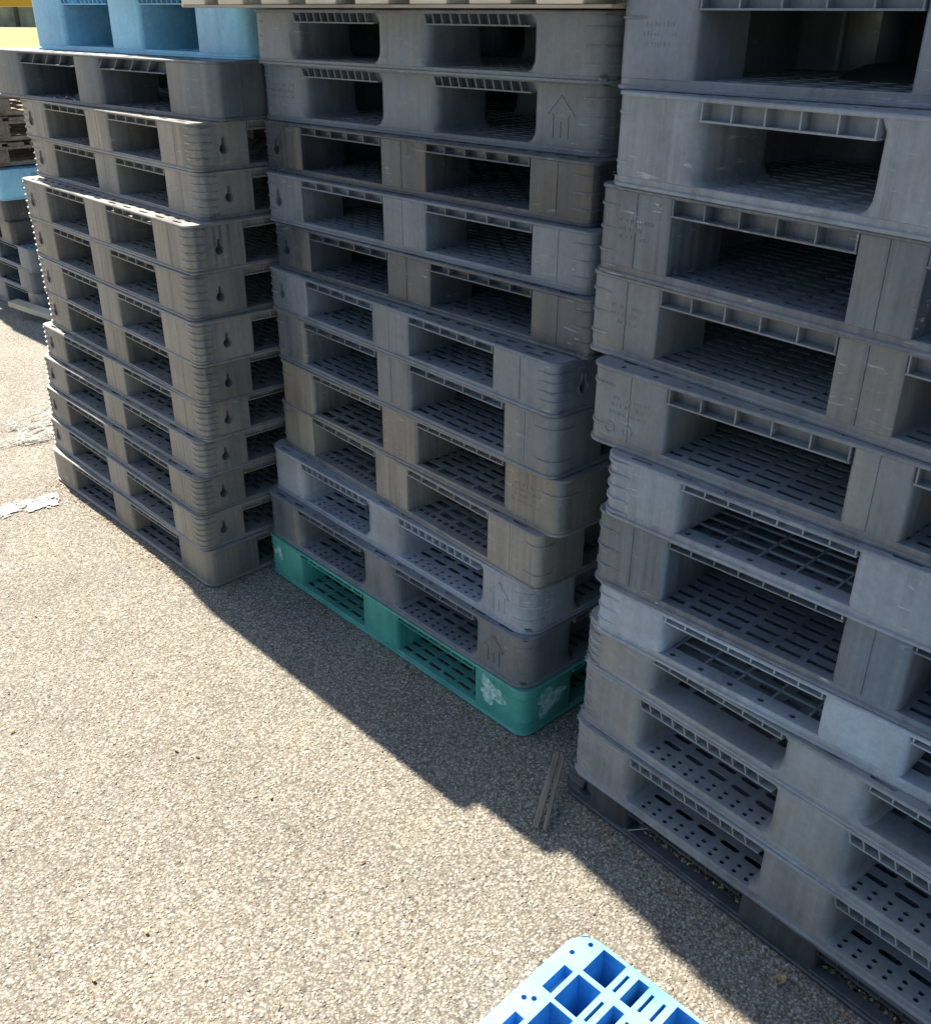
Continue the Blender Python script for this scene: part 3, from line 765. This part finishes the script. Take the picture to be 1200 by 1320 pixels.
# ---------------------------------------------------------------- ground
GR, t_, b_ = nodes('worn asphalt', .9); L_ = t_.links.new
tc = t_.nodes.new('ShaderNodeTexCoord')
v1 = N(t_, 'ShaderNodeTexVoronoi', Scale=165.0); v1.feature = 'F1'; L_(tc.outputs['Object'], v1.inputs['Vector'])
v2 = N(t_, 'ShaderNodeTexVoronoi', Scale=330.0); L_(tc.outputs['Object'], v2.inputs['Vector'])
nb_ = N(t_, 'ShaderNodeTexNoise', Scale=3.0, Detail=6.0, Roughness=.6); L_(tc.outputs['Object'], nb_.inputs['Vector'])
nf = N(t_, 'ShaderNodeTexNoise', Scale=420.0, Detail=3.0, Roughness=.7); L_(tc.outputs['Object'], nf.inputs['Vector'])
sp = t_.nodes.new('ShaderNodeSeparateColor'); L_(v1.outputs['Color'], sp.inputs[0])
stone = ramp(t_, sp.outputs[0], [(0, (.20, .19, .165)), (.2, (.36, .335, .28)), (.5, (.48, .45, .385)), (.78, (.56, .53, .465)), (1, (.70, .68, .63))]).outputs[0]
sp2 = t_.nodes.new('ShaderNodeSeparateColor'); L_(v2.outputs['Color'], sp2.inputs[0])
fine = ramp(t_, sp2.outputs[1], [(0, (.22, .205, .175)), (.5, (.37, .345, .29)), (1, (.54, .51, .45))]).outputs[0]
sel = ramp(t_, sp.outputs[1], [(.42, (0, 0, 0)), (.46, (1, 1, 1))]).outputs[0]
c_ = mix(t_, sel, fine, stone)
edge = ramp(t_, v1.outputs['Distance'], [(.30, (1, 1, 1)), (.62, (.60, .58, .55))]).outputs[0]
c_ = mix(t_, 1.0, c_, edge, 'MULTIPLY')
pat = ramp(t_, nb_.outputs[0], [(.3, (.66, .655, .665)), (.7, (.90, .885, .87))]).outputs[0]
c_ = mix(t_, 1.0, c_, pat, 'MULTIPLY')
L_(c_, b_.inputs['Base Color'])
hm = t_.nodes.new('ShaderNodeMath'); hm.operation = 'MULTIPLY_ADD'; hm.inputs[1].default_value = -1.0; L_(v1.outputs['Distance'], hm.inputs[0]); L_(nf.outputs[0], hm.inputs[2])
bp = N(t_, 'ShaderNodeBump', Strength=.6, Distance=.0022); L_(hm.outputs[0], bp.inputs['Height']); L_(bp.outputs[0], b_.inputs['Normal'])
bm = bmesh.new(); s = 600
bm.faces.new([bm.verts.new(p) for p in ((-s, -s, 0), (s, -s, 0), (s, s, 0), (-s, s, 0))])
tag(link('ground', bm, GR), kind='structure')

# grit: chippings standing proud of the worn surface
import numpy as np
rng = np.random.default_rng(5)
def footprint_inside(px, py):
    inside = np.zeros(len(px), bool)
    for (x, y, yw, grow) in ((-1.17, 2.914, -44.8, 0), (-.239, 2.246, -46.8, 0), (.582, 1.254, -49.7, 0), (-.22, 3.9, -46, 0), (.66, 3.12, -46, 0)):
        a = R(yw); dx = px - x; dy = py - y
        u = dx * math.cos(a) + dy * math.sin(a); v = -dx * math.sin(a) + dy * math.cos(a)
        inside |= (abs(u) < .552) & (v > -.002) & (v < 1.1)
    return inside
def project(px, py):
    d_ = np.stack([px, py, np.full(len(px), -CAMH)], 1); zz = d_ @ np.array(fw)
    return 600 + F * (d_ @ np.array(r1)) / zz, 660 - F * (d_ @ np.array(u1)) / zz
def grit(n, rmin, rmax, x0, x1, y0, y1, seed, far=9):
    rg = np.random.default_rng(seed)
    px = rg.uniform(x0, x1, n); py = rg.uniform(y0, y1, n)
    ok = ~footprint_inside(px, py)
    U, V = project(px, py); ok &= (U > -120) & (U < 1320) & (V < 1440)
    # thin out with distance, where a chipping is smaller than a pixel
    dist = np.hypot(px, py); ok &= rg.random(n) < np.clip(1.35 - (dist - 1.6) * .42, .05, 1)
    px, py = px[ok], py[ok]; n = len(px)
    r = rmin + (rmax - rmin) * rg.random(n) ** 2.2; k = 6
    ang = (np.arange(k) * 2 * np.pi / k)[None] + rg.random(n)[:, None] * 6.28 + rg.normal(0, .16, (n, k))
    el = rg.uniform(.6, 1.0, n)[:, None]; th = rg.random(n)[:, None] * 3.14
    def ring(f, z):
        rr = r[:, None] * f * rg.uniform(.8, 1.15, (n, k)); X = rr * np.cos(ang); Y = rr * np.sin(ang) * el
        return np.stack([px[:, None] + X * np.cos(th) - Y * np.sin(th), py[:, None] + X * np.sin(th) + Y * np.cos(th), z], -1)
    h = r * rg.uniform(.2, .5, n)
    tx = rg.normal(0, .22, (n, k))
    A = ring(1.0, np.full((n, k), -.0008)); B = ring(.95, h[:, None] * .45 * (1 + tx)); C = ring(.55, h[:, None] * (1 + tx * .5))
    Vt = np.concatenate([A, B, C], 1).reshape(-1, 3)
    base = (np.arange(n) * 18)[:, None]
    q = []
    for i in range(k):
        j = (i + 1) % k
        q.append([i, j, 6 + j, 6 + i]); q.append([6 + i, 6 + j, 12 + j, 12 + i])
    q = np.array(q); Q = (base[:, :, None] + q[None]).reshape(-1, 4)
    T = (base + np.array([[12, 13, 14, 15, 16, 17]])).reshape(-1, 6)
    me = bpy.data.meshes.new('grit'); me.vertices.add(len(Vt)); me.vertices.foreach_set('co', Vt.ravel())
    nl = Q.size + T.size; me.loops.add(nl); me.loops.foreach_set('vertex_index', np.concatenate([Q.ravel(), T.ravel()]).astype(np.int32))
    me.polygons.add(len(Q) + len(T))
    ls = np.concatenate([np.arange(len(Q)) * 4, Q.size + np.arange(len(T)) * 6]).astype(np.int32)
    me.polygons.foreach_set('loop_start', ls)
    me.update(calc_edges=True); me.validate()
    return me
GT, t_, b_ = nodes('stone chippings', .85); L_ = t_.links.new
g_ = t_.nodes.new('ShaderNodeNewGeometry')
nn = N(t_, 'ShaderNodeTexNoise', Scale=300.0, Detail=3.0); tc = t_.nodes.new('ShaderNodeTexCoord'); L_(tc.outputs['Object'], nn.inputs['Vector'])
c_ = ramp(t_, g_.outputs['Random Per Island'], [(0, (.10, .095, .085)), (.07, (.22, .20, .17)), (.15, (.34, .305, .25)), (.4, (.42, .38, .31)), (.62, (.48, .435, .36)), (.85, (.57, .51, .42)), (.97, (.60, .56, .49)), (1, (.74, .71, .66))]).outputs[0]
c_ = mix(t_, 1.0, c_, ramp(t_, nn.outputs[0], [(.3, (.72, .735, .755)), (.7, (.97, .98, 1.0))]).outputs[0], 'MULTIPLY')
L_(c_, b_.inputs['Base Color'])
me = grit(230000, .0011, .0040, -2.4, 1.3, .85, 4.4, 3)
o = link('grit', me, GT); tag(o, kind='stuff')

# ---------------------------------------------------------------- painted line (worn, broken edges)
WP, t_, b_ = nodes('worn white road paint', .8); n_ = N(t_, 'ShaderNodeTexNoise', Scale=60.0, Detail=4.0); tc = t_.nodes.new('ShaderNodeTexCoord'); t_.links.new(tc.outputs['Object'], n_.inputs['Vector'])
t_.links.new(ramp(t_, n_.outputs[0], [(.35, (.36, .35, .33)), (.6, (.54, .53, .50))]).outputs[0], b_.inputs['Base Color'])
bm = bmesh.new(); from mathutils import noise
ax = Vector((.190, .120)).normalized(); nx = Vector((-ax.y, ax.x)); st = Vector((-3.4, 2.06 - .06)); cs = .007
org = Vector((-1.478, 3.139)) ; 
for i in range(-300, 1):
    for j in range(-9, 9):
        c = org + ax * (i * cs) + nx * (j * cs)
        e = abs(j + .5) / 9
        v = noise.noise(Vector((c.x * 22, c.y * 22, 1))) * .9 + noise.noise(Vector((c.x * 90, c.y * 90, 3))) * .45
        if v > .26 - .8 * max(0, e - .5) / .5 * .8 or i > -4 and v > 0: continue
        bm.faces.new([bm.verts.new((c.x + ax.x * a * cs + nx.x * b * cs, c.y + ax.y * a * cs + nx.y * b * cs, .0042)) for a, b in ((0, 0), (1, 0), (1, 1), (0, 1))])
bmesh.ops.remove_doubles(bm, verts=bm.verts, dist=1e-4)
tag(link('painted_line', bm, WP), kind='structure')

# ---------------------------------------------------------------- heap of white string
STR, t_, b_ = nodes('white plastic string', .5); b_.inputs['Base Color'].default_value = (.8, .8, .76, 1)
cu = bpy.data.curves.new('string', 'CURVE'); cu.dimensions = '3D'; cu.bevel_depth = .0017; cu.bevel_resolution = 1; cu.resolution_u = 5
rn = random.Random(4)
for s in range(8):
    sp_ = cu.splines.new('NURBS'); n = 26; sp_.points.add(n - 1); sp_.use_endpoint_u = True; sp_.order_u = 4
    cx_, cy_ = -1.76 + rn.uniform(-.06, .06), 3.84 + rn.uniform(-.16, .2); a = rn.uniform(0, 6)
    ra, rb = rn.uniform(.06, .15), rn.uniform(.07, .19)
    for i in range(n):
        a += rn.uniform(.3, .75); q = rn.uniform(.55, 1.15)
        sp_.points[i].co = (cx_ + ra * q * math.cos(a), cy_ + rb * q * math.sin(a * (1 + .03 * s)), .008 + .03 * rn.random() ** 2, 1)
co = bpy.data.objects.new('string_tmp', cu); col.objects.link(co)
dg = bpy.context.evaluated_depsgraph_get(); me = bpy.data.meshes.new_from_object(co.evaluated_get(dg)); bpy.data.objects.remove(co)
o = link('string_heap', me, STR, None, True); tag(o, "tangled heap of thin white string on the asphalt beside the left stack", 'string')

# ---------------------------------------------------------------- slats, leaves, crumbs
def bar(name, a, b, w_, h_, mat, label, cat, group=None):
    a, b = Vector(a), Vector(b); L = (b - a).length; bm = bmesh.new(); box(bm, 0, -w_ / 2, 0, L, w_ / 2, h_)
    bmesh.ops.bevel(bm, geom=bm.edges[:], offset=.001, segments=1, affect='EDGES')
    o = link(name, bm, mat, None, False, a); o.rotation_euler = (b - a).to_track_quat('X', 'Z').to_euler()
    return tag(o, label, cat, group)
bar('wood_slat', (.156, 1.553, .006), (.215, 1.735, .052), .013, .006, WOOD, "grey wooden slat leaning on the black pallet, the outer of the pair", 'slat', 'slats by the black pallet')
bar('wood_slat', (.176, 1.545, .006), (.228, 1.728, .048), .009, .007, WOOD, "browner wooden slat leaning on the black pallet, the inner of the pair", 'slat', 'slats by the black pallet')
LEAF, t_, b_ = nodes('dry leaf', .7); n_ = N(t_, 'ShaderNodeTexNoise', Scale=120.0, Detail=3.0); t_.links.new(coords(t_, (1, 1, 1)), n_.inputs['Vector'])
t_.links.new(ramp(t_, n_.outputs[0], [(.35, (.26, .15, .07)), (.65, (.52, .38, .20))]).outputs[0], b_.inputs['Base Color'])
def leaf(x, y, z, L, rot, label, seed):
    rn = random.Random(seed); bm = bmesh.new(); n = 8; rowsv = []
    for i in range(n + 1):
        s_ = i / n; wd = L * .30 * math.sin(math.pi * s_) ** .7 * rn.uniform(.75, 1.15) + .0006
        zc = L * .22 * math.sin(s_ * 5 + seed)
        rowsv.append([bm.verts.new((L * (s_ - .5), wd * q, abs(q) * L * .12 + zc * .4 + L * .12 + rn.uniform(0, .001))) for q in (-1, -.5, 0, .5, 1)])
    for A, B in zip(rowsv, rowsv[1:]):
        for i in range(4): bm.faces.new((A[i], B[i], B[i + 1], A[i + 1]))
    o = link('dry_leaf', bm, LEAF, None, True, (x, y, z), rot); 
    md = o.modifiers.new('s', 'SOLIDIFY'); md.thickness = .0006
    return tag(o, label, 'leaf')
leaf(.582, 1.186, .001, .034, .9, "curled tan leaf on the shaded asphalt before the black pallet", 2)
blk = next(o for o in bpy.data.objects if o.get('label', '').startswith('black pallet with a keyhole'))
def on_black(u, v): return blk.matrix_basis @ Vector((u, v - W / 2, .0150))
p = on_black(-.15, .062); leaf(p.x, p.y, p.z, .034, -.4, "larger tan leaf scrap lying on the black pallet's base lip", 5)
p = on_black(-.115, .066); leaf(p.x, p.y, p.z, .024, .5, "small tan leaf scrap touching the soil on the black pallet", 7)
SOIL, t_, b_ = nodes('dark soil crumbs', .95)
g_ = t_.nodes.new('ShaderNodeNewGeometry')
t_.links.new(ramp(t_, g_.outputs['Random Per Island'], [(0, (.03, .026, .02)), (.62, (.09, .075, .055)), (.84, (.26, .18, .10)), (1, (.60, .45, .26))]).outputs[0], b_.inputs['Base Color'])
bm = bmesh.new(); rn = random.Random(9)
for i in range(2600):
    op = rn.choice(((-.355, -.09), (.09, .355)))
    u = rn.uniform(*op); v = .030 + abs(rn.gauss(0, .03)); p = on_black(u, v); r = rn.uniform(.0014, .0052)
    mt = Matrix.Translation((p.x, p.y, p.z + rn.uniform(-.002, .002) + max(0, .012 - abs(v - .075) * .35) * rn.random())) @ Matrix.Rotation(rn.uniform(0, 6), 4, Vector((rn.random(), rn.random(), rn.random())).normalized()) @ Matrix.Diagonal((r, r * rn.uniform(.5, 1), r * .6, 1))
    bmesh.ops.create_icosphere(bm, subdivisions=0, radius=1, matrix=mt) if False else bmesh.ops.create_cube(bm, size=1.6, matrix=mt)
tag(link('soil', bm, SOIL), kind='stuff')
STRAW, t_, b_ = nodes('straw', .7); b_.inputs['Base Color'].default_value = (.55, .48, .34, 1)
a = on_black(-.36, .004); b2 = on_black(-.30, .05)
bar('straw', (a.x, a.y, a.z + .002), (b2.x, b2.y, b2.z + .028), .0018, .0018, STRAW, "single dry straw poking out of the black pallet's opening", 'straw')
# scattered bits of bark and leaf on the sunlit asphalt
bm = bmesh.new(); rn = random.Random(21)
for i in range(150):
    x, y = rn.uniform(-2.2, 1.0), rn.uniform(.9, 4.2); r = rn.uniform(.003, .009)
    mt = Matrix.Translation((x, y, .0045)) @ Matrix.Rotation(rn.uniform(0, 6), 4, 'Z') @ Matrix.Rotation(rn.uniform(-.3, .3), 4, 'X') @ Matrix.Diagonal((r, r * rn.uniform(.15, .5), .0012, 1))
    if not footprint_inside(np.array([x]), np.array([y]))[0]: bmesh.ops.create_cube(bm, size=1.5, matrix=mt)
for (x, y, yw) in ((-1.165, 2.912, -46), (-.239, 2.246, -46.8), (.582, 1.254, -49.7)):
    for i in range(230):
        a = R(yw); u = rn.uniform(-.56, .58); v = -abs(rn.gauss(0, .022)) - .004
        px, py = x + u * math.cos(a) - v * math.sin(a), y + u * math.sin(a) + v * math.cos(a); r = rn.uniform(.0015, .0055)
        mt = Matrix.Translation((px, py, .003)) @ Matrix.Rotation(rn.uniform(0, 6), 4, 'Z') @ Matrix.Rotation(rn.uniform(-.4, .4), 4, 'X') @ Matrix.Diagonal((r, r * rn.uniform(.12, .6), .001, 1))
        bmesh.ops.create_cube(bm, size=1.5, matrix=mt)
tag(link('litter_crumbs', bm, LEAF), kind='stuff')

# ---------------------------------------------------------------- stack in the left background
z = .004
BX, BY = -2.93, 5.93
for k, (mt, H, dx, lab) in enumerate((('cool', .135, .16, "light grey pallet at the foot of the far left stack"), ('slate', .13, .10, "grey pallet second from the ground in the far left stack"),
        ('cool', .13, .18, "light grey pallet with a sunlit top, third from the ground in the far left stack"),
        ('black', .125, .0, "lower of two black pallets in the far left stack"), ('black', .12, -.02, "upper of two black pallets in the far left stack"),
        ('blue', .16, .02, "sky-blue pallet in the far left stack"))):
    pallet(lab, 'pallets in the far left stack', (BX + dx * .7, BY - dx * .7), R(-44 - k), z, H - .0006, .18, .15, mat=mt, pat='big', style='mid', strip='thin', ridges=0, groove=False, full=False)
    z += H
for k in range(3):
    wooden_pallet(("lowest", "middle", "topmost")[k] + " wooden pallet on the far left stack, above the sky-blue one", (BX - .42 + .02 * k, BY + .37 - .02 * k), R(-46 + k), z, wd=1.1, dp=1.05, H=.13, m1=WOODG, m2=WOOD, group='wooden pallets on the far left stack')
    z += .1305
bar('plank', (-2.62, 5.52, .06), (-2.30, 5.33, .03), .07, .03, WOODL, "short pale sawn plank on the ground by the far left stack", 'plank')

# ---------------------------------------------------------------- far lawn, wall and orange rail
GRS, t_, b_ = nodes('dry lawn', .9); n_ = N(t_, 'ShaderNodeTexNoise', Scale=.9, Detail=10.0, Roughness=.8); tc = t_.nodes.new('ShaderNodeTexCoord'); t_.links.new(tc.outputs['Object'], n_.inputs['Vector'])
t_.links.new(ramp(t_, n_.outputs[0], [(.36, (.09, .12, .015)), (.5, (.27, .28, .03)), (.64, (.42, .38, .07))]).outputs[0], b_.inputs['Base Color'])
bm = bmesh.new(); bm.faces.new([bm.verts.new(p) for p in ((-300, 34, .004), (300, 34, .004), (300, 420, .004), (-300, 420, .004))])
tag(link('lawn', bm, GRS), kind='structure')
CON, t_, b_ = nodes('pale concrete', .9); n_ = N(t_, 'ShaderNodeTexNoise', Scale=1.0, Detail=6.0); tc = t_.nodes.new('ShaderNodeTexCoord'); t_.links.new(tc.outputs['Object'], n_.inputs['Vector'])
t_.links.new(ramp(t_, n_.outputs[0], [(.3, (.22, .21, .17)), (.7, (.42, .41, .34))]).outputs[0], b_.inputs['Base Color'])
ORG, t_, b_ = nodes('pale orange paint', .6); b_.inputs['Base Color'].default_value = (.85, .50, .22, 1)
YEL, t_, b_ = nodes('orange-yellow paint', .6); b_.inputs['Base Color'].default_value = (.80, .42, .03, 1)
DRK, t_, b_ = nodes('dark post', .8); b_.inputs['Base Color'].default_value = (.10, .08, .07, 1)
root = bpy.data.objects.new('far_fence', None); col.objects.link(root); root.location = (-45, 118, 0)
tag(root, "long pale far fence with dark posts and an orange and yellow top band", 'fence')
bm = bmesh.new(); box(bm, -90, 0, 0, 90, .3, 1.95); link('wall_panel', bm, CON, root)
bm = bmesh.new(); box(bm, -90, -.1, 1.96, 90, .4, 2.60); link('yellow_band', bm, YEL, root)
bm = bmesh.new(); box(bm, -90, -.15, 2.605, 90, .45, 4.3); link('orange_band', bm, ORG, root)
for i in range(60):
    part('post', ('ff', 0), lambda: (lambda q: (box(q, -.18, -.3, 0, .18, -.02, 1.94), q)[1])(bmesh.new()), DRK, root).location = (-88 + 3 * i, 0, 0)
